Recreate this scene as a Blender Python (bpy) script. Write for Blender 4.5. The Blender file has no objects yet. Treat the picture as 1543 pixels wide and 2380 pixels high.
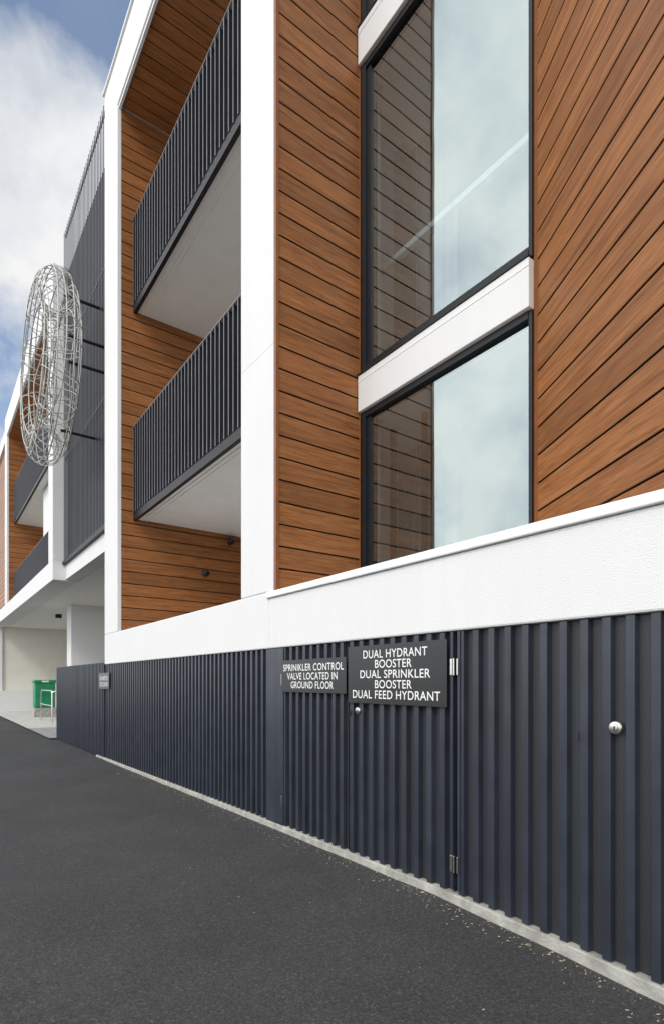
import bpy, math, random
from mathutils import Matrix, Vector
random.seed(4)
sc=bpy.context.scene
sc.view_settings.view_transform='Standard'; sc.view_settings.look='None'; sc.view_settings.exposure=0
R=math.radians
# ---------------------------------------------------------------- materials
def newmat(name):
    m=bpy.data.materials.new(name); m.use_nodes=True
    nt=m.node_tree; b=nt.nodes['Principled BSDF']; return m,nt,b
def N(nt,t,**kw):
    n=nt.nodes.new(t)
    for k,v in kw.items(): setattr(n,k,v)
    return n
def ramp(nt,stops,src=None):
    r=N(nt,'ShaderNodeValToRGB'); e=r.color_ramp.elements
    while len(e)<len(stops): e.new(0.5)
    for i,(p,c) in enumerate(stops):
        e[i].position=p; e[i].color=(c if len(c)==4 else (*c,1)) if not isinstance(c,(int,float)) else (c,c,c,1)
    if src is not None: nt.links.new(src,r.inputs[0])
    return r
def simple(name,col,rough=.6,metal=0,var=.12,vscale=3,bump=0,bscale=60,spec=.5,streak=0):
    m,nt,b=newmat(name); L=nt.links
    tc=N(nt,'ShaderNodeTexCoord')
    n=N(nt,'ShaderNodeTexNoise'); n.inputs['Scale'].default_value=vscale; n.inputs['Detail'].default_value=6
    L.new(tc.outputs['Object'],n.inputs['Vector'])
    c1=tuple(x*(1-var) for x in col); c2=tuple(min(1,x*(1+var)) for x in col)
    r=ramp(nt,[(.3,c1),(.7,c2)],n.outputs['Fac'])
    out=r.outputs[0]
    if streak:
        mp=N(nt,'ShaderNodeMapping'); mp.inputs['Scale'].default_value=(9,9,.5); L.new(tc.outputs['Object'],mp.inputs[0])
        n3=N(nt,'ShaderNodeTexNoise'); n3.inputs['Scale'].default_value=1; n3.inputs['Detail'].default_value=4; L.new(mp.outputs[0],n3.inputs['Vector'])
        r3=ramp(nt,[(.35,1-streak),(.6,1.0)],n3.outputs['Fac'])
        mx=N(nt,'ShaderNodeMixRGB',blend_type='MULTIPLY'); mx.inputs[0].default_value=1
        L.new(out,mx.inputs[1]); L.new(r3.outputs[0],mx.inputs[2]); out=mx.outputs[0]
    L.new(out,b.inputs['Base Color'])
    b.inputs['Roughness'].default_value=rough; b.inputs['Metallic'].default_value=metal
    b.inputs['Specular IOR Level'].default_value=spec
    if bump:
        n2=N(nt,'ShaderNodeTexNoise'); n2.inputs['Scale'].default_value=bscale; n2.inputs['Detail'].default_value=3
        L.new(tc.outputs['Object'],n2.inputs['Vector'])
        bp=N(nt,'ShaderNodeBump'); bp.inputs['Strength'].default_value=bump; bp.inputs['Distance'].default_value=.01
        L.new(n2.outputs['Fac'],bp.inputs['Height']); L.new(bp.outputs[0],b.inputs['Normal'])
    return m
STUCCO=simple('white_render',(.745,.745,.73),.85,var=.012,vscale=1.5,bump=.28,bscale=120,spec=.2,streak=.015)
COPING=simple('painted_coping',(.80,.80,.79),.5,var=.02,bump=.05,spec=.3)
JOINT=simple('render_joint',(.52,.52,.51),.8,var=.2,vscale=9)
SOFFIT=simple('soffit_paint',(.84,.83,.80),.9,var=.03,bump=.1,bscale=80,spec=.2)
CREAM=simple('cream_render',(.72,.70,.62),.9,var=.03,spec=.2)
BLACK=simple('black_powdercoat',(.010,.011,.014),.5,var=.2,spec=.35)
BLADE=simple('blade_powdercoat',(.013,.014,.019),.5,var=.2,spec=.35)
EDGE=simple('blade_glint_and_rail_top',(.20,.20,.22),.4,var=.15,vscale=9)  # paler grey paints reflected light on blade fronts; top rail shares it
SCREEN=simple('screen_blade',(.055,.058,.068),.4,var=.1)
DARK=simple('dark_void',(.006,.006,.007),.9,var=.1)
DWALL=simple('dark_wall',(.012,.013,.017),.8,var=.1)
NAVY=simple('navy_colorbond',(.030,.036,.050),.36,var=.2,vscale=5,bump=.04,bscale=200,spec=.5,streak=.25)
CONC=simple('plinth_concrete',(.38,.37,.33),.9,var=.3,vscale=9,bump=.6,bscale=60,spec=.2)
FOOT=simple('footpath_concrete',(.5,.49,.46),.9,var=.12,vscale=4,bump=.3,spec=.2)
PAVE2=simple('gutter_concrete',(.30,.30,.30),.9,var=.15,vscale=4,bump=.3,spec=.2)
STEEL=simple('stainless',(.62,.61,.58),.28,metal=1,var=.1,vscale=60)
GALV=simple('galvanised_wire',(.50,.50,.47),.5,metal=.25,var=.15,vscale=12)
SIGN=simple('sign_black',(.013,.013,.013),.3,var=.1)
WHITE=simple('letter_white',(.82,.82,.80),.6,var=.02)
GREEN=simple('green_fibreglass',(.01,.24,.10),.4,var=.12)
LEAF=simple('leaf_green',(.05,.13,.02),.6,var=.4,vscale=20)
LITTER=simple('dry_leaf',(.30,.25,.17),.9,var=.5,vscale=8)
TRIMW=simple('timber_trim',(.24,.086,.028),.45,var=.15,vscale=8)
ROOMW=simple('room_wall',(.75,.75,.75),.9,var=.05)
BLIND=simple('vertical_blind',(.30,.30,.31),.9,var=.1)
PALE=simple('pale_bar',(.85,.87,.87),.5,var=.03)

PITCH=.205
def wood(name,gain=1.0):
    m,nt,b=newmat(name); L=nt.links
    tc=N(nt,'ShaderNodeTexCoord'); sp=N(nt,'ShaderNodeSeparateXYZ'); L.new(tc.outputs['Object'],sp.inputs[0])
    d=N(nt,'ShaderNodeMath',operation='DIVIDE'); d.inputs[1].default_value=PITCH; L.new(sp.outputs['Z'],d.inputs[0])
    fl=N(nt,'ShaderNodeMath',operation='FLOOR'); L.new(d.outputs[0],fl.inputs[0])
    wn=N(nt,'ShaderNodeTexWhiteNoise',noise_dimensions='1D'); L.new(fl.outputs[0],wn.inputs['W'])
    off=N(nt,'ShaderNodeMath',operation='MULTIPLY'); off.inputs[1].default_value=40; L.new(wn.outputs['Value'],off.inputs[0])
    ax=N(nt,'ShaderNodeMath',operation='ADD'); L.new(sp.outputs['X'],ax.inputs[0]); L.new(off.outputs[0],ax.inputs[1])
    cb=N(nt,'ShaderNodeCombineXYZ'); L.new(ax.outputs[0],cb.inputs['X']); L.new(sp.outputs['Z'],cb.inputs['Z']); L.new(wn.outputs['Value'],cb.inputs['Y'])
    def grain(sx,sz,det,dist):
        mp=N(nt,'ShaderNodeMapping'); mp.inputs['Scale'].default_value=(sx,1,sz); L.new(cb.outputs[0],mp.inputs[0])
        n=N(nt,'ShaderNodeTexNoise'); n.inputs['Scale'].default_value=1; n.inputs['Detail'].default_value=det; n.inputs['Distortion'].default_value=dist
        L.new(mp.outputs[0],n.inputs['Vector']); return n
    g1=grain(1.8,42,6,1.2); g2=grain(7,220,3,.2); g3=grain(.8,7,2,.5)
    r=ramp(nt,[(.25,(.20,.066,.019)),(.48,(.32,.122,.038)),(.75,(.43,.185,.066))],g1.outputs['Fac'])
    r2=ramp(nt,[(.38,.58),(.6,1.0)],g2.outputs['Fac'])
    mx=N(nt,'ShaderNodeMixRGB',blend_type='MULTIPLY'); mx.inputs[0].default_value=.65; L.new(r.outputs[0],mx.inputs[1]); L.new(r2.outputs[0],mx.inputs[2])
    r3=ramp(nt,[(.3,.86),(.7,1.10)],g3.outputs['Fac'])
    mx2=N(nt,'ShaderNodeMixRGB',blend_type='MULTIPLY'); mx2.inputs[0].default_value=1; L.new(mx.outputs[0],mx2.inputs[1]); L.new(r3.outputs[0],mx2.inputs[2])
    mr=N(nt,'ShaderNodeMapRange'); mr.inputs['To Min'].default_value=.86; mr.inputs['To Max'].default_value=1.12; L.new(wn.outputs['Value'],mr.inputs['Value'])
    vm=N(nt,'ShaderNodeVectorMath',operation='SCALE'); L.new(mx2.outputs[0],vm.inputs[0]); L.new(mr.outputs[0],vm.inputs['Scale'])
    L.new(vm.outputs[0],b.inputs['Base Color'])
    b.inputs['Roughness'].default_value=.45; b.inputs['Specular IOR Level'].default_value=.35
    bp=N(nt,'ShaderNodeBump'); bp.inputs['Strength'].default_value=.15; bp.inputs['Distance'].default_value=.004
    L.new(g2.outputs['Fac'],bp.inputs['Height']); L.new(bp.outputs[0],b.inputs['Normal'])
    return m
WOOD=wood('timber_cladding')
# perforated metal
m,nt,b=newmat('perforated_navy'); L=nt.links; PERF=m
tc=N(nt,'ShaderNodeTexCoord'); sp=N(nt,'ShaderNodeSeparateXYZ'); L.new(tc.outputs['Object'],sp.inputs[0])
def sine(src,per,ph=0):
    a=N(nt,'ShaderNodeMath',operation='MULTIPLY'); a.inputs[1].default_value=2*math.pi/per; L.new(src,a.inputs[0])
    s=N(nt,'ShaderNodeMath',operation='SINE'); L.new(a.outputs[0],s.inputs[0]); return s.outputs[0]
pr=N(nt,'ShaderNodeMath',operation='MULTIPLY'); L.new(sine(sp.outputs['X'],.0140),pr.inputs[0]); L.new(sine(sp.outputs['Z'],.0150),pr.inputs[1])
r=ramp(nt,[(.12,(.042,.044,.050)),(.32,(.003,.003,.004))],pr.outputs[0])
L.new(r.outputs[0],b.inputs['Base Color']); b.inputs['Roughness'].default_value=.5
# asphalt
m,nt,b=newmat('asphalt'); L=nt.links; ASPH=m
tc=N(nt,'ShaderNodeTexCoord')
v=N(nt,'ShaderNodeTexVoronoi'); v.inputs['Scale'].default_value=140; L.new(tc.outputs['Object'],v.inputs['Vector'])
n=N(nt,'ShaderNodeTexNoise'); n.inputs['Scale'].default_value=.9; n.inputs['Detail'].default_value=8; n.inputs['Roughness'].default_value=.65; L.new(tc.outputs['Object'],n.inputs['Vector'])
nf=N(nt,'ShaderNodeTexNoise'); nf.inputs['Scale'].default_value=75; nf.inputs['Detail'].default_value=5; nf.inputs['Roughness'].default_value=.7; L.new(tc.outputs['Object'],nf.inputs['Vector'])
bw=N(nt,'ShaderNodeRGBToBW'); L.new(v.outputs['Color'],bw.inputs[0])
r1=ramp(nt,[(.2,(.043,.043,.044)),(.7,(.062,.062,.063)),(.94,(.105,.105,.103))],bw.outputs[0])
r2=ramp(nt,[(.3,.80),(.7,1.14)],n.outputs['Fac']); r3=ramp(nt,[(.35,.72),(.65,1.24)],nf.outputs['Fac'])
mx=N(nt,'ShaderNodeMixRGB',blend_type='MULTIPLY'); mx.inputs[0].default_value=1; L.new(r1.outputs[0],mx.inputs[1]); L.new(r2.outputs[0],mx.inputs[2])
mx2=N(nt,'ShaderNodeMixRGB',blend_type='MULTIPLY'); mx2.inputs[0].default_value=1; L.new(mx.outputs[0],mx2.inputs[1]); L.new(r3.outputs[0],mx2.inputs[2])
L.new(mx2.outputs[0],b.inputs['Base Color']); b.inputs['Roughness'].default_value=.85; b.inputs['Specular IOR Level'].default_value=.25
bp=N(nt,'ShaderNodeBump'); bp.inputs['Strength'].default_value=.5; bp.inputs['Distance'].default_value=.004
ad=N(nt,'ShaderNodeMath',operation='ADD'); L.new(v.outputs['Distance'],ad.inputs[0]); L.new(nf.outputs['Fac'],ad.inputs[1])
L.new(ad.outputs[0],bp.inputs['Height']); L.new(bp.outputs[0],b.inputs['Normal'])
# glass
m=bpy.data.materials.new('window_glass'); m.use_nodes=True; nt=m.node_tree; nt.nodes.clear(); L=nt.links; GLASS=m
gl=N(nt,'ShaderNodeBsdfGlossy'); gl.inputs['Color'].default_value=(.86,.97,.95,1); gl.inputs['Roughness'].default_value=.01
tcg=N(nt,'ShaderNodeTexCoord'); ng=N(nt,'ShaderNodeTexNoise'); ng.inputs['Scale'].default_value=.8; L.new(tcg.outputs['Object'],ng.inputs['Vector'])
bg=N(nt,'ShaderNodeBump'); bg.inputs['Strength'].default_value=.05; bg.inputs['Distance'].default_value=.05; L.new(ng.outputs['Fac'],bg.inputs['Height']); L.new(bg.outputs[0],gl.inputs['Normal'])
tr=N(nt,'ShaderNodeBsdfTransparent'); tr.inputs['Color'].default_value=(.60,.68,.70,1)
ms=N(nt,'ShaderNodeMixShader'); ms.inputs[0].default_value=.34; L.new(tr.outputs[0],ms.inputs[1]); L.new(gl.outputs[0],ms.inputs[2])
o=N(nt,'ShaderNodeOutputMaterial'); L.new(ms.outputs[0],o.inputs[0])

# ---------------------------------------------------------------- helpers
def empty(name,loc=(0,0,0)):
    e=bpy.data.objects.new(name,None); sc.collection.objects.link(e); e.location=loc; return e
def link(o,parent=None):
    sc.collection.objects.link(o)
    if parent: o.parent=parent
    return o
def meshobj(name,vs,fs,mats,parent=None,mi=None,smooth=False):
    me=bpy.data.meshes.new(name); me.from_pydata(vs,[],fs); me.update()
    for mm in (mats if isinstance(mats,(list,tuple)) else [mats]): me.materials.append(mm)
    if mi: me.polygons.foreach_set('material_index',mi)
    if smooth: me.polygons.foreach_set('use_smooth',[True]*len(fs))
    return link(bpy.data.objects.new(name,me),parent)
def boxes(name,bl,mat,parent=None,bevel=0):
    vs=[];fs=[]
    for (x0,x1,y0,y1,z0,z1) in bl:
        k=len(vs)
        vs+=[(x0,y0,z0),(x1,y0,z0),(x1,y1,z0),(x0,y1,z0),(x0,y0,z1),(x1,y0,z1),(x1,y1,z1),(x0,y1,z1)]
        fs+=[(k,k+3,k+2,k+1),(k+4,k+5,k+6,k+7),(k,k+1,k+5,k+4),(k+1,k+2,k+6,k+5),(k+2,k+3,k+7,k+6),(k+3,k,k+4,k+7)]
    ob=meshobj(name,vs,fs,mat,parent)
    if bevel:
        md=ob.modifiers.new('b','BEVEL'); md.width=bevel; md.segments=2
    return ob
def tubes(name,paths,rad,mat,parent=None,cyc=False,res=2):
    cu=bpy.data.curves.new(name,'CURVE'); cu.dimensions='3D'; cu.bevel_depth=rad; cu.bevel_resolution=res
    for p in paths:
        s=cu.splines.new('POLY'); s.points.add(len(p)-1)
        for i,q in enumerate(p): s.points[i].co=(*q,1)
        s.use_cyclic_u=cyc
    cu.materials.append(mat)
    return link(bpy.data.objects.new(name,cu),parent)
def cladding(name,org,xa,ya,za,length,height,parent,pitch=PITCH):
    prof=[]; z=0
    segs=[]
    while z<height-.001:
        t=min(pitch,height-z)
        g=.014 if t>.05 else 0
        pts=[(0.022,z),(0.022,z+g*.5),(0.003,z+g*.5),(0,z+g*.5+.003),(0,z+t-g*.5-.003),(0.003,z+t-g*.5),(0.022,z+t-g*.5)]
        for i,p in enumerate(pts):
            prof.append(p); segs.append(1 if i in (0,1,5,6) else 0)
        z+=pitch
    prof.append((0.022,height))
    vs=[];fs=[];mi=[]
    for (y,zz) in prof: vs+=[(0,y,zz),(length,y,zz)]
    for i in range(len(prof)-1):
        fs.append((2*i,2*i+1,2*i+3,2*i+2)); mi.append(segs[i])
    o=meshobj(name,vs,fs,[WOOD,DARK],parent,mi)
    M=Matrix((( *[xa[0],ya[0],za[0]],org[0]),(*[xa[1],ya[1],za[1]],org[1]),(*[xa[2],ya[2],za[2]],org[2]),(0,0,0,1)))
    o.matrix_world=M
    return o
YX=((0,1,0),(-1,0,0),(0,0,1))      # wall facing +X, boards along Y
CEIL=((0,1,0),(0,0,1),(1,0,0))     # soffit facing down, boards along Y

# ---------------------------------------------------------------- ground
def gz(X):
    pts=[(-60,-.10),(-15,-.065),(-9.6,-.045),(-4.4,0),(-2.3,.008),(-1.1,-.05),(3,-.2),(60,-.6)]
    for (a,za),(b_,zb) in zip(pts,pts[1:]):
        if X<=b_: 
            t=max(0,(X-a)/(b_-a)); return za+(zb-za)*t
    return -.6
s=600
meshobj('ground',[(-s,-s,-.72),(s,-s,-.72),(s,s,-.72),(-s,s,-.72)],[(0,1,2,3)],FOOT)
xs=[-300,-60]+[-60+i*1.5 for i in range(1,31)]+[-15+i*.5 for i in range(1,40)]+[10,60,300]
xs=sorted(set(xs)); vs=[];fs=[]
for X in xs:
    for Y in (-9,-.15,.2): vs.append((X,Y,gz(X)+(-.004 if Y==.2 else 0)))
for i in range(len(xs)-1):
    for j in range(2):
        a=i*3+j; fs.append((a,a+3,a+4,a+1))
meshobj('road',vs,fs,ASPH)
vs=[];fs=[]
for X in xs:
    g=gz(X)
    vs+=[(X,-9,g-.02),(X,-9.0,g+.12),(X,-9.15,g+.13),(X,-60,g+.13)]
for i in range(len(xs)-1):
    for j in range(3):
        a=i*4+j; fs.append((a,a+1,a+5,a+4))
meshobj('added_bounce_pavement',vs,fs,FOOT)  # unseen pale strip across the road, added to bounce light upward

# ---------------------------------------------------------------- building
B=empty('apartment_building')
ZT=11.85
boxes('front_frame',[(-10.43,-9.63,0,3,2.19,11.02),(-10.43,-4.44,0,3,11.02,ZT),(-5.108,-4.44,0,1.3,2.19,11.02),(-5.108,-5.02,1.3,3,2.19,11.02),
   (-10.43,-4.54,0,.6,1.66,2.19),(-4.54,4,0,1.3,1.66,2.128),(-.60,4,.03,3,2.19,ZT)],STUCCO,B,.012)
boxes('roof_coping',[(-10.46,-4.4,-.03,.4,ZT+.002,ZT+.04)],COPING,B)
boxes('band_coping',[(-4.555,4,-.022,1.28,2.13,2.186)],COPING,B,.006)
boxes('inner_return',[(-9.628,-9.60,.002,.06,2.2,11.0)],STUCCO,B)
boxes('render_joint',[(-5.095,-4.455,-.0008,.001,4.475,4.480)],JOINT,B)
# balcony
cladding('balcony_side_cladding',(-9.602,.062,2.19),*YX,2.95,8.8,B)
cladding('balcony_soffit_cladding',(-9.6,.062,11.0),*CEIL,2.95,4.48,B)
boxes('soffit_edge_trim',[(-9.6,-5.11,.02,.06,10.96,11.015)],STUCCO,B)
boxes('balcony_back_wall',[(-9.6,-5.11,3.02,3.2,1.7,11.0)],CREAM,B)
boxes('balcony_doors',[(-8.9,-5.6,2.96,3.01,a,a+2.5) for a in (2.2,4.4,7.95)],DWALL,B)
boxes('lower_terrace_floor',[(-9.6,-5.11,.61,3,1.7,2.17)],SOFFIT,B)
for zb in (4.1,7.63):
    boxes('balcony_slab',[(-9.6,-5.112,.32,3,zb+.02,zb+.26)],SOFFIT,B)
    boxes('balcony_slab_drip',[(-9.6,-5.112,.40,.42,zb+.008,zb+.0195),(-9.6,-5.112,.47,.48,zb+.010,zb+.0195)],SOFFIT,B)
def railing(x0,x1,zb,zt,y=.25,n=.122):
    bl=[];fl=[]
    boxes('railing_edge_plate',[(x0,x1,y+.01,y+.068,zb-.01,zb+.11)],BLACK,B)
    x=x0+.03
    while x<x1:
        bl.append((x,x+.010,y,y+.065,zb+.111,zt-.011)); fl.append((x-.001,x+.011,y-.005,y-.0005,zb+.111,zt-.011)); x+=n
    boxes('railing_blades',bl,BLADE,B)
    boxes('railing_blade_glints',fl,EDGE,B)  # added front strips, their pale colour stands in for sky reflected on the blades
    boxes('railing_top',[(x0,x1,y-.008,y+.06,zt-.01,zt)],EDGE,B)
railing(-9.6,-5.112,4.1,5.67); railing(-9.6,-5.112,7.63,9.18)
# wall lights in the terrace
def spot(x,y,z):
    o=tubes('wall_spotlight',[[(x,y,z),(x+.10,y,z)],[(x+.10,y,z),(x+.20,y-.10,z-.01)]],.05,BLACK,B,res=4); o.data.use_fill_caps=True
spot(-9.6,1.55,3.33); spot(-9.6,2.05,3.98)
# pier and splayed bay
cladding('pier_cladding',(-4.412,.03,2.19),*YX,.99,9.9,B)
boxes('timber_trim',[(-4.439,-4.400,.0-.004,.028,2.19,ZT)],TRIMW,B)
boxes('timber_corner_trim',[(-4.436,-4.385,.985,1.05,2.19,ZT)],TRIMW,B)
WX0,WX1,WY=-4.40,-2.42,1.03
A=Vector((-2.40,1.03,2.19)); e=Vector((.8626,-.5065,0)); yn=Vector((.5065,.8626,0))
cladding('splayed_cladding',A,e,yn,(0,0,1),2.15,9.9,B)
tr=boxes('splay_corner_trim',[(0,.03,-.012,.03,0,9.7)],TRIMW,B); tr.matrix_world=Matrix(((e.x,yn.x,0,A.x-.026),(e.y,yn.y,0,A.y+.004),(0,0,1,2.19),(0,0,0,1)))
boxes('window_spandrel',[(WX0,WX1,.955,1.30,4.09,4.455),(WX0,WX1,.955,1.30,7.62,7.99)],STUCCO,B,.006)
boxes('spandrel_joint',[(WX0,WX1,.951,.954,4.39,4.40),(WX0,WX1,.951,.954,7.92,7.93)],SOFFIT,B)
boxes('spandrel_flashing',[(WX0,WX1,.945,.99,4.457,4.475),(WX0,WX1,.945,.99,7.992,8.01)],BLACK,B)
fr=[];gls=[]
for (z0,z1) in ((2.14,4.088),(4.477,7.618),(8.012,11.0)):
    fr+=[(WX0,WX0+.075,.985,1.10,z0,z1),(WX0+.0755,WX0+.135,1.01,1.10,z0+.06,z1-.06),(WX1-.03,WX1,.995,1.10,z0,z1),
         (WX0+.0755,WX1-.0305,.99,1.10,z1-.06,z1),(WX0+.0755,WX1-.0305,.99,1.10,z0,z0+.065),
         (WX0+.136,WX1-.0305,1.012,1.05,z0+.0655,z0+.10)]
    gls+=[(WX0+.13,WX1-.03,z0+.06,z1-.06)]
boxes('window_frame',fr,BLACK,B,.003)
for (a,b_,c,d) in gls:
    meshobj('window_pane',[(a,1.03,c),(b_,1.03,c),(b_,1.03,d),(a,1.03,d)],[(0,1,2,3)],GLASS,B)
boxes('room_shell',[(-5.0,0,4.2,4.3,2,11.8),(.0,.1,1.31,4.2,2,11.8),
   (-5.0,0,1.31,4.2,4.1,4.4),(-5.0,0,1.31,4.2,7.65,7.95),(-5.0,0,1.31,4.2,2.0,2.12)],ROOMW,B)
boxes('room_mullions',[(-4.62,-4.48,1.65,1.8,4.4,7.3),(-4.36,-4.33,1.65,1.7,4.4,5.9),(-4.62,-4.2,1.64,1.67,5.0,5.06),(-4.52,-4.47,1.5,1.55,2.13,4.1),(-4.05,-4.0,1.5,1.55,2.13,4.1)],DWALL,B)
bl=[]
for i in range(9):
    x=-4.95+i*.105
    bl.append((x,x+.085,2.02+.01*(i%2),2.03+.01*(i%2),4.42,7.6)); bl.append((x,x+.085,2.02+.01*(i%2),2.03+.01*(i%2),2.14,4.08))
boxes('vertical_blinds',bl,BLIND,B)
boxes('room_pale_bar',[(-5.0,-1.8,1.60,1.66,6.03,6.09)],PALE,B)  # pale horizontal bar behind the panes
# roofs and mass behind
boxes('rear_mass',[(-10.42,4,4.31,9,0,ZT-.1)],DWALL,B)
boxes('roof_slab',[(-10.42,4,3.01,9,ZT-.09,ZT-.02),(-4.43,4,1.32,3.0,ZT-.05,ZT)],DWALL,B)
boxes('plant_enclosure_back',[(-10.4,4,.35,.4,-.3,1.65)],DARK,B)
# blade screen section
bl=[];x=-15.42
while x<-10.46:
    bl.append((x,x+.026,.25,.262,4.40,12.75)); x+=.125
boxes('screen_blades',bl,SCREEN,B)
boxes('screen_rails',[(-15.42,-10.45,.28,.31,z,z+.05) for z in (4.45,7.0,9.6,12.66)],SCREEN,B)
boxes('screen_wall',[(-15.46,-10.44,.36,.9,4.42,11.85)],DWALL,B)
boxes('screen_bottom_channel',[(-15.46,-10.44,.22,.60,4.33,4.395)],BLACK,B)
boxes('link_fascia',[(-15.46,-10.44,.30,.60,3.96,4.325)],STUCCO,B)
# second framed block
ZS=3.93
boxes('far_frame',[(-16.07,-15.47,0,3,4.44,11.1),(-25.9,-25.3,0,3,4.44,11.1),(-25.9,-15.47,0,3,11.1,11.95),
  (-40,-15.47,0,.6,ZS,4.44),(-40,-25.9,0.02,3,11.1,11.6)],STUCCO,B,.01)
cladding('far_side_cladding',(-25.27,.07,4.44),*YX,2.9,6.65,B)
cladding('far_soffit_cladding',(-25.27,.07,11.08),*CEIL,2.9,9.2,B)
cladding('far_front_cladding',(-40,.12,4.44),(1,0,0),(0,1,0),(0,0,1),14.1,6.65,B)
boxes('far_back_wall',[(-25.2,-16.1,3.02,3.2,4.4,11.1)],CREAM,B)
boxes('far_column',[(-20.4,-18.6,.55,.9,4.45,7.6)],STUCCO,B)
boxes('far_slab',[(-25.25,-16.08,.32,3,7.65,7.9),(-25.25,-16.08,.62,3,4.1,4.4)],SOFFIT,B)
railing(-25.25,-16.08,7.63,9.18); railing(-25.25,-16.08,4.45,5.67)
# undercroft
boxes('undercroft_soffit',[(-40,-10.44,.61,8,ZS+.02,ZS+.12),(-15.46,-10.44,.605,.62,ZS+.02,4.32)],SOFFIT,B)
boxes('undercroft_wall',[(-20.9,-20.2,1.36,8,-.1,ZS+.02)],STUCCO,B)
boxes('undercroft_end_wall',[(-30.9,-30.4,.36,8,-.1,ZS+.02)],CREAM,B)
boxes('undercroft_back_wall',[(-40,-10.44,8.02,8.3,-.1,11)],CREAM,B)
boxes('undercroft_column',[(-30.9,-30.3,-.1,.34,-.1,ZS)],STUCCO,B)
boxes('low_plinth_wall',[(-30.38,-29.6,.1,8,-.1,.93)],STUCCO,B)
boxes('ceiling_light',[(-23.6,-23.4,1.45,1.65,ZS-.12,ZS+.018)],BLACK,B)

# ---------------------------------------------------------------- fence
F=empty('metal_fence')
def fb(X):
    pts=[(-15.2,-.05),(-9.6,.0),(-4.4,.055),(-2.3,.063),(-1.1,.020),(4,-.12)]
    for (a,za),(b_,zb) in zip(pts,pts[1:]):
        if X<=b_: return za+(zb-za)*max(0,(X-a)/(b_-a))
    return -.1
def ribbed(name,x0,x1,zt,pitch=.108,y0=.012,dep=.034):
    n=max(1,round((x1-x0)/pitch)); p=(x1-x0)/n
    prof=[]
    for i in range(n):
        s_=x0+i*p
        prof+=[(s_,y0,0),(s_+p*.36,y0,0),(s_+p*.41,y0+dep,1),(s_+p*.94,y0+dep,0)]
    prof.append((x1,y0,0))
    vs=[];fs=[];mi=[]
    for (x,y,k) in prof: vs+=[(x,y,fb(x)),(x,y,zt)]
    for i in range(len(prof)-1):
        fs.append((2*i,2*i+2,2*i+3,2*i+1)); mi.append(prof[i][2])
    o=meshobj(name,vs,fs,[NAVY,PERF],F,mi)
    return o
ribbed('fence_run',-14.95,-10.44,1.69,y0=.0)
ribbed('fence_run_under_band',-10.439,-4.60,1.655)
ribbed('door_leaf_1',-4.295,-3.34,1.655)
ribbed('door_leaf_2',-3.325,-2.30,1.655)
ribbed('door_leaf_3',-2.262,-.60,1.655)
ribbed('door_leaf_4',-.58,3.2,1.655)
boxes('fence_post',[(-4.598,-4.305,.006,.05,.03,1.655)],NAVY,F)
boxes('door_stiles',[(-4.303,-4.285,.004,.05,.08,1.655),(-3.34,-3.325,.02,.05,.08,1.655),(-2.318,-2.300,.004,.05,.09,1.655),(-2.264,-2.245,.004,.05,.085,1.655)],NAVY,F)
boxes('door_gap',[(-2.30,-2.264,.06,.07,.05,1.655)],DARK,F)
boxes('fence_end_return',[(-14.97,-14.95,0,1.5,-.05,1.69)],NAVY,F)
boxes('fence_top_cap',[(-14.97,-10.44,-.004,.035,1.691,1.70)],NAVY,F)
hb=[]
for z in (.24,1.44):
    hb+=[(-2.316,-2.298,-.006,.003,z-.05,z+.05),(-2.264,-2.252,-.006,.003,z-.05,z+.05),(-2.288,-2.276,-.012,.01,z-.052,z+.052)]
hb+=[(-4.312,-4.300,-.004,.003,1.32,1.42),(-4.312,-4.300,-.004,.003,.22,.32)]
boxes('hinges',hb,STEEL,F,.002)
boxes('door_latch_slots',[(-1.495,-1.491,.0,.011,1.06,1.10),(-3.318,-3.314,.0,.011,1.09,1.13)],NAVY,F)
# plinth
vs=[];fs=[];xx=[-11+i*.2 for i in range(71)]
for X in xx:
    w=.010*math.sin(X*7)+.006*math.sin(X*23); t=fb(X)-.004; g=gz(X)-.12
    vs+=[(X,-.010+w*.4,g),(X,-.006+w*.4,t-.006),(X,.0,t),(X,.3,t)]
for i in range(len(xx)-1):
    for j in range(3):
        a=i*4+j; fs.append((a,a+4,a+5,a+1))
meshobj('concrete_plinth',vs,fs,CONC,F)
def lock(x,z,r):
    import bmesh
    bm=bmesh.new()
    prof=[(r,0),(r,.005),(r*.9,.009),(r*.55,.011),(r*.50,.015),(r*.3,.016),(0,.016)]
    seg=28; rings=[]
    for (rr,h) in prof: rings.append([bm.verts.new((x+rr*math.cos(2*math.pi*i/seg),.010-h,z+rr*math.sin(2*math.pi*i/seg))) for i in range(seg)])
    for a,b_ in zip(rings,rings[1:]):
        for i in range(seg): bm.faces.new((a[i],a[(i+1)%seg],b_[(i+1)%seg],b_[i]))
    bmesh.ops.remove_doubles(bm,verts=bm.verts,dist=1e-5)
    bmesh.ops.recalc_face_normals(bm,faces=bm.faces)
    me=bpy.data.meshes.new('lock'); bm.to_mesh(me); bm.free(); me.materials.append(STEEL)
    link(bpy.data.objects.new('door_lock',me),F)
    boxes('keyhole',[(x-.003,x+.003,-.0075,-.0062,z-.010,z+.006)],DARK,F)
lock(-3.223,1.135,.026); lock(-1.31,1.135,.031)

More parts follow.
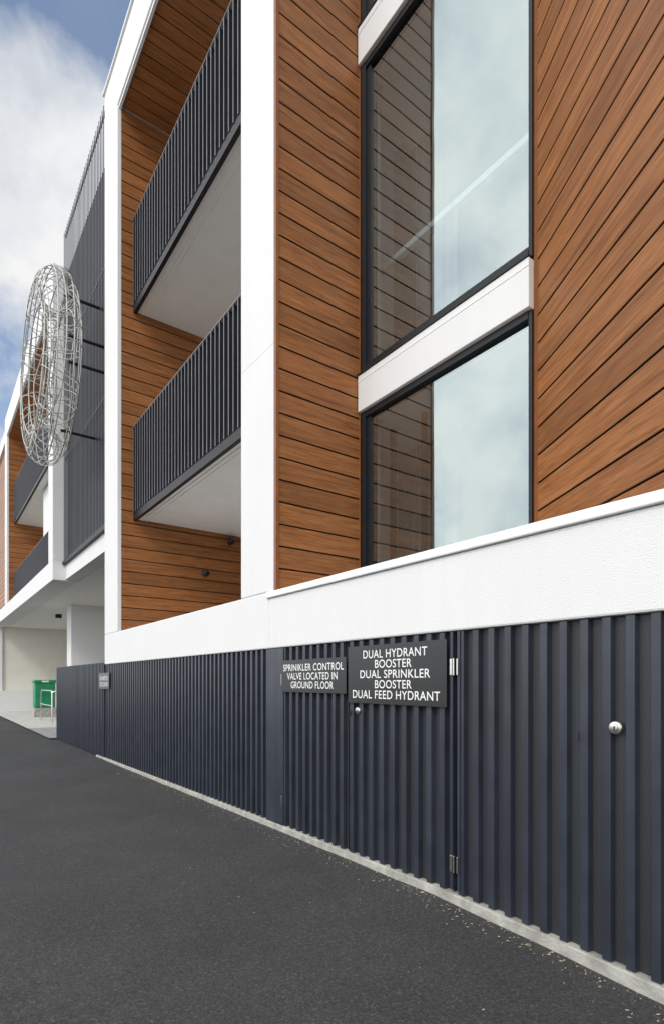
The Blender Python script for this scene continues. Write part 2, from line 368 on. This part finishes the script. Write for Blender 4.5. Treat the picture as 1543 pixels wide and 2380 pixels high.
# ---------------------------------------------------------------- signs
def sign(name,x0,x1,z0,z1,lines,y=-.004,bold=.006):
    E=empty(name)
    boxes('plate',[(x0,x1,y,y+.004,z0,z1)],SIGN,E,.0012)
    for (txt,xa,xb,zc,cap) in lines:
        cu=bpy.data.curves.new('lettering','FONT'); cu.body=txt; cu.size=1; cu.align_x='LEFT'; cu.space_character=1.06; cu.offset=bold
        o=link(bpy.data.objects.new('lettering_'+txt.lower().replace(' ','_'),cu),E)
        bpy.context.view_layer.update()
        w=o.dimensions.x; h=o.dimensions.y
        sx=(xb-xa)/w; sy=cap/h
        o.rotation_euler=(R(90),0,0); o.scale=(sx,sy,1)
        o.location=(xa,y-.0012,zc-cap*.5)
        cu.materials.append(WHITE)
    return E
sign('sprinkler_valve_sign',-4.305,-3.352,1.258,1.540,[
 ('SPRINIKLER CONTROL',-4.27,-3.385,1.474,.059),('VALVE LOCATED IN',-4.20,-3.463,1.399,.059),('GROUND FLOOR',-4.142,-3.52,1.324,.059)])
sign('hydrant_booster_sign',-3.322,-2.338,1.192,1.612,[
 ('DUAL HYDRANT',-3.148,-2.508,1.549,.058),('BOOSTER',-3.018,-2.648,1.478,.058),('DUAL SPRINKLER',-3.183,-2.482,1.406,.058),
 ('BOOSTER',-3.018,-2.648,1.334,.058),('DUAL FEED HYDRANT',-3.27,-2.398,1.260,.059)],y=-.008)
sign('gas_meter_sign',-10.80,-10.08,1.22,1.51,[('GAS METER',-10.71,-10.17,1.415,.075),('ENCLOSURE',-10.71,-10.17,1.305,.075)],y=-.012,bold=.004)

# ---------------------------------------------------------------- wire ring sculpture
S=empty('wire_ring_sculpture')
C=Vector((-12.65,-.55,7.75)); RM,ra,rb=1.48,.38,.32
def tp(th,ph,s=1,jr=0):
    rr=RM+(ra*s)*math.cos(ph)+jr
    return (C.x+rr*math.cos(th),C.y+rb*s*math.sin(ph),C.z+rr*math.sin(th))
paths=[]
for k in range(44):
    th=2*math.pi*k/44+random.uniform(-.05,.05); tw=random.uniform(-.12,.12)
    sc_=random.uniform(.9,1.04); p0=random.random()*6
    paths.append([tp(th+tw*math.sin(ph),ph,sc_) for ph in [p0+2*math.pi*i/20 for i in range(20)]])
tubes('cross_hoops',paths,.009,GALV,S,cyc=True,res=1)
paths=[]
for k in range(13):
    ph0=2*math.pi*k/13+random.uniform(-.12,.12); f=random.choice([2,3,4]); a=random.uniform(.05,.22); q=random.random()*6
    paths.append([tp(2*math.pi*i/90,ph0+a*math.sin(f*2*math.pi*i/90+q),1.0) for i in range(90)])
tubes('long_hoops',paths,.012,GALV,S,cyc=True,res=1)
tubes('support_struts',[[(-11.9,-.4,8.95),(-11.9,.36,8.95)],[(-11.4,-.4,7.9),(-11.4,.36,7.9)],[(-11.4,-.4,7.4),(-11.4,.36,7.4)],[(-12.2,-.4,6.4),(-12.2,.36,6.4)]],.03,BLADE,S)

# ---------------------------------------------------------------- entry area
vs=[(-60,-.15,-.03),(-14.98,-.15,-.03),(-14.98,8,-.03),(-60,8,-.03)]
meshobj('footpath',vs,[(0,1,2,3)],FOOT)
meshobj('gutter_strip',[(-18.5,-.15,-.026),(-14.98,-.15,-.026),(-14.98,.9,-.026),(-18.5,.9,-.026)],[(0,1,2,3)],PAVE2)
boxes('kerb',[(-19.0,-15.0,.95,1.10,-.03,.10)],FOOT,None,.02)
H=empty('handrail')
tubes('rails',[[(-20.2,.78,-.03),(-20.2,.78,.96),(-20.24,.78,1.03),(-20.32,.78,1.05),(-22.2,.78,1.05),(-22.35,.78,1.0),(-22.4,.78,.9),(-22.4,.78,-.03)],[(-20.2,.78,.55),(-22.4,.78,.55)],
  [(-20.2,.78,1.0),(-20.15,.9,1.05),(-20.15,1.6,1.05)]],.024,STEEL,H,res=3)
G=empty('utility_cabinet')
gx,gy=-24.5,1.21
boxes('base',[(gx-.38,gx+.28,gy-.40,gy+.40,-.03,.32)],CONC,G,.02)
boxes('body',[(gx-.32,gx+.22,gy-.36,gy+.36,.322,1.30)],GREEN,G,.03)
boxes('lid',[(gx-.36,gx+.26,gy-.40,gy+.40,1.302,1.42)],GREEN,G,.04)
boxes('door_ribs',[(gx+.222,gx+.235,gy-.30,gy-.02,.4,.78),(gx+.222,gx+.235,gy+.02,gy+.30,.4,.78),(gx+.222,gx+.235,gy-.30,gy-.02,.83,1.22),(gx+.222,gx+.235,gy+.02,gy+.30,.83,1.22)],GREEN,G,.01)
boxes('label',[(gx+.262,gx+.266,gy-.12,gy+.12,1.33,1.39)],WHITE,G)
# shrub behind fence
vs=[];fs=[]
for i in range(420):
    a=random.random()*6.28; r_=abs(random.gauss(0,.16)); z=random.uniform(1.0,2.3); taper=1-(z-1.0)*.5
    c=Vector((-11.35+r_*taper*math.cos(a),.50+r_*taper*math.sin(a),z))
    u=Vector((random.gauss(0,1),random.gauss(0,1),random.gauss(.6,1))).normalized()*.07
    w=u.cross(Vector((random.gauss(0,1),random.gauss(0,1),random.gauss(0,1)))).normalized()*.02
    k=len(vs); vs+=[c-u,c+w,c+u,c-w]; fs.append((k,k+1,k+2,k+3))
SH=empty('shrub'); meshobj('leaves',vs,fs,LEAF,SH)
tubes('stems',[[(-11.35,.50,-.05),(-11.32,.49,1.0),(-11.36,.51,1.9)],[(-11.33,.50,.8),(-11.2,.45,1.6)]],.015,CONC,SH)
# litter
vs=[];fs=[]
for i in range(900):
    X=-.3-8.7*random.random()**1.4; Y=-.02-abs(random.gauss(0,.10))-(1.1*random.random() if random.random()<.08 else 0)
    s_=random.uniform(.0015,.0036)*(2.0 if random.random()<.02 else 1); a=random.random()*3.14
    z=gz(X)+.003; k=len(vs); l=random.uniform(1.5,4)
    dx,dy=math.cos(a)*s_*l,math.sin(a)*s_*l; ex,ey=-math.sin(a)*s_,math.cos(a)*s_
    vs+=[(X-dx,Y-dy,z),(X+ex,Y+ey,z+s_),(X+dx,Y+dy,z+.002),(X-ex,Y-ey,z)]; fs.append((k,k+1,k+2,k+3))
meshobj('leaf_litter',vs,fs,LITTER)

# ---------------------------------------------------------------- light
sunel,sunrot=R(42),R(150)
d=Vector((math.sin(sunrot)*math.cos(sunel),math.cos(sunrot)*math.cos(sunel),math.sin(sunel)))
sl=bpy.data.lights.new('sun','SUN'); sl.energy=1.1; sl.angle=R(12); sl.color=(1,.96,.90)
so=link(bpy.data.objects.new('sun',sl)); so.rotation_euler=d.to_track_quat('Z','Y').to_euler(); so.location=(0,-20,30)
w=bpy.data.worlds.new('World'); sc.world=w; w.use_nodes=True; nt=w.node_tree; nt.nodes.clear(); L=nt.links
sky=N(nt,'ShaderNodeTexSky',sky_type='NISHITA'); sky.sun_disc=False; sky.sun_elevation=sunel; sky.sun_rotation=sunrot
hs=N(nt,'ShaderNodeHueSaturation'); hs.inputs['Saturation'].default_value=1.05; hs.inputs['Value'].default_value=1.2; L.new(sky.outputs[0],hs.inputs['Color'])
b1=N(nt,'ShaderNodeBackground'); b1.inputs[1].default_value=.15; L.new(hs.outputs[0],b1.inputs[0])
tc=N(nt,'ShaderNodeTexCoord'); sp=N(nt,'ShaderNodeSeparateXYZ'); L.new(tc.outputs['Generated'],sp.inputs[0])
n1=N(nt,'ShaderNodeTexNoise'); n1.inputs['Scale'].default_value=4.2; n1.inputs['Detail'].default_value=10; n1.inputs['Roughness'].default_value=.58; n1.inputs['Distortion'].default_value=.1
L.new(tc.outputs['Generated'],n1.inputs['Vector'])
rz=ramp(nt,[(0,.30),(.36,.18),(.47,.11),(.54,.24),(.67,.32),(.735,.03),(.80,.05),(1,.15)],sp.outputs['Z'])
my=N(nt,'ShaderNodeMapRange'); my.inputs['From Min'].default_value=.0; my.inputs['From Max'].default_value=-.5; my.inputs['To Min'].default_value=0; my.inputs['To Max'].default_value=.35; L.new(sp.outputs['Y'],my.inputs['Value'])
a1=N(nt,'ShaderNodeMath',operation='ADD'); L.new(n1.outputs['Fac'],a1.inputs[0]); L.new(rz.outputs[0],a1.inputs[1])
a2=N(nt,'ShaderNodeMath',operation='ADD'); L.new(a1.outputs[0],a2.inputs[0]); L.new(my.outputs[0],a2.inputs[1])
mask=ramp(nt,[(.52,0.14),(.70,1.0)],a2.outputs[0])
n2=N(nt,'ShaderNodeTexNoise'); n2.inputs['Scale'].default_value=5.5; n2.inputs['Detail'].default_value=9; n2.inputs['Roughness'].default_value=.55; L.new(tc.outputs['Generated'],n2.inputs['Vector'])
cc=ramp(nt,[(.36,(.68,.72,.79)),(.46,(.84,.87,.91)),(.57,(1.0,1.0,1.0))],n2.outputs['Fac'])
ms_=N(nt,'ShaderNodeMapRange'); ms_.inputs['From Min'].default_value=-.05; ms_.inputs['From Max'].default_value=-.5; ms_.inputs['To Min'].default_value=.92; ms_.inputs['To Max'].default_value=2.2; L.new(sp.outputs['Y'],ms_.inputs['Value'])
b2=N(nt,'ShaderNodeBackground'); L.new(cc.outputs[0],b2.inputs[0]); L.new(ms_.outputs[0],b2.inputs[1])
mxs=N(nt,'ShaderNodeMixShader'); L.new(mask.outputs[0],mxs.inputs[0]); L.new(b1.outputs[0],mxs.inputs[1]); L.new(b2.outputs[0],mxs.inputs[2])
o=N(nt,'ShaderNodeOutputWorld'); L.new(mxs.outputs[0],o.inputs[0])

# ---------------------------------------------------------------- camera
cam=bpy.data.cameras.new('camera'); co=link(bpy.data.objects.new('camera',cam)); sc.camera=co
cam.sensor_fit='HORIZONTAL'; cam.sensor_width=24; cam.lens=24*1291/1543; cam.shift_y=395/1543; cam.clip_end=3000; cam.clip_start=.05
co.location=(0,-2.59,1.35); co.rotation_euler=(R(90),0,R(53.8))
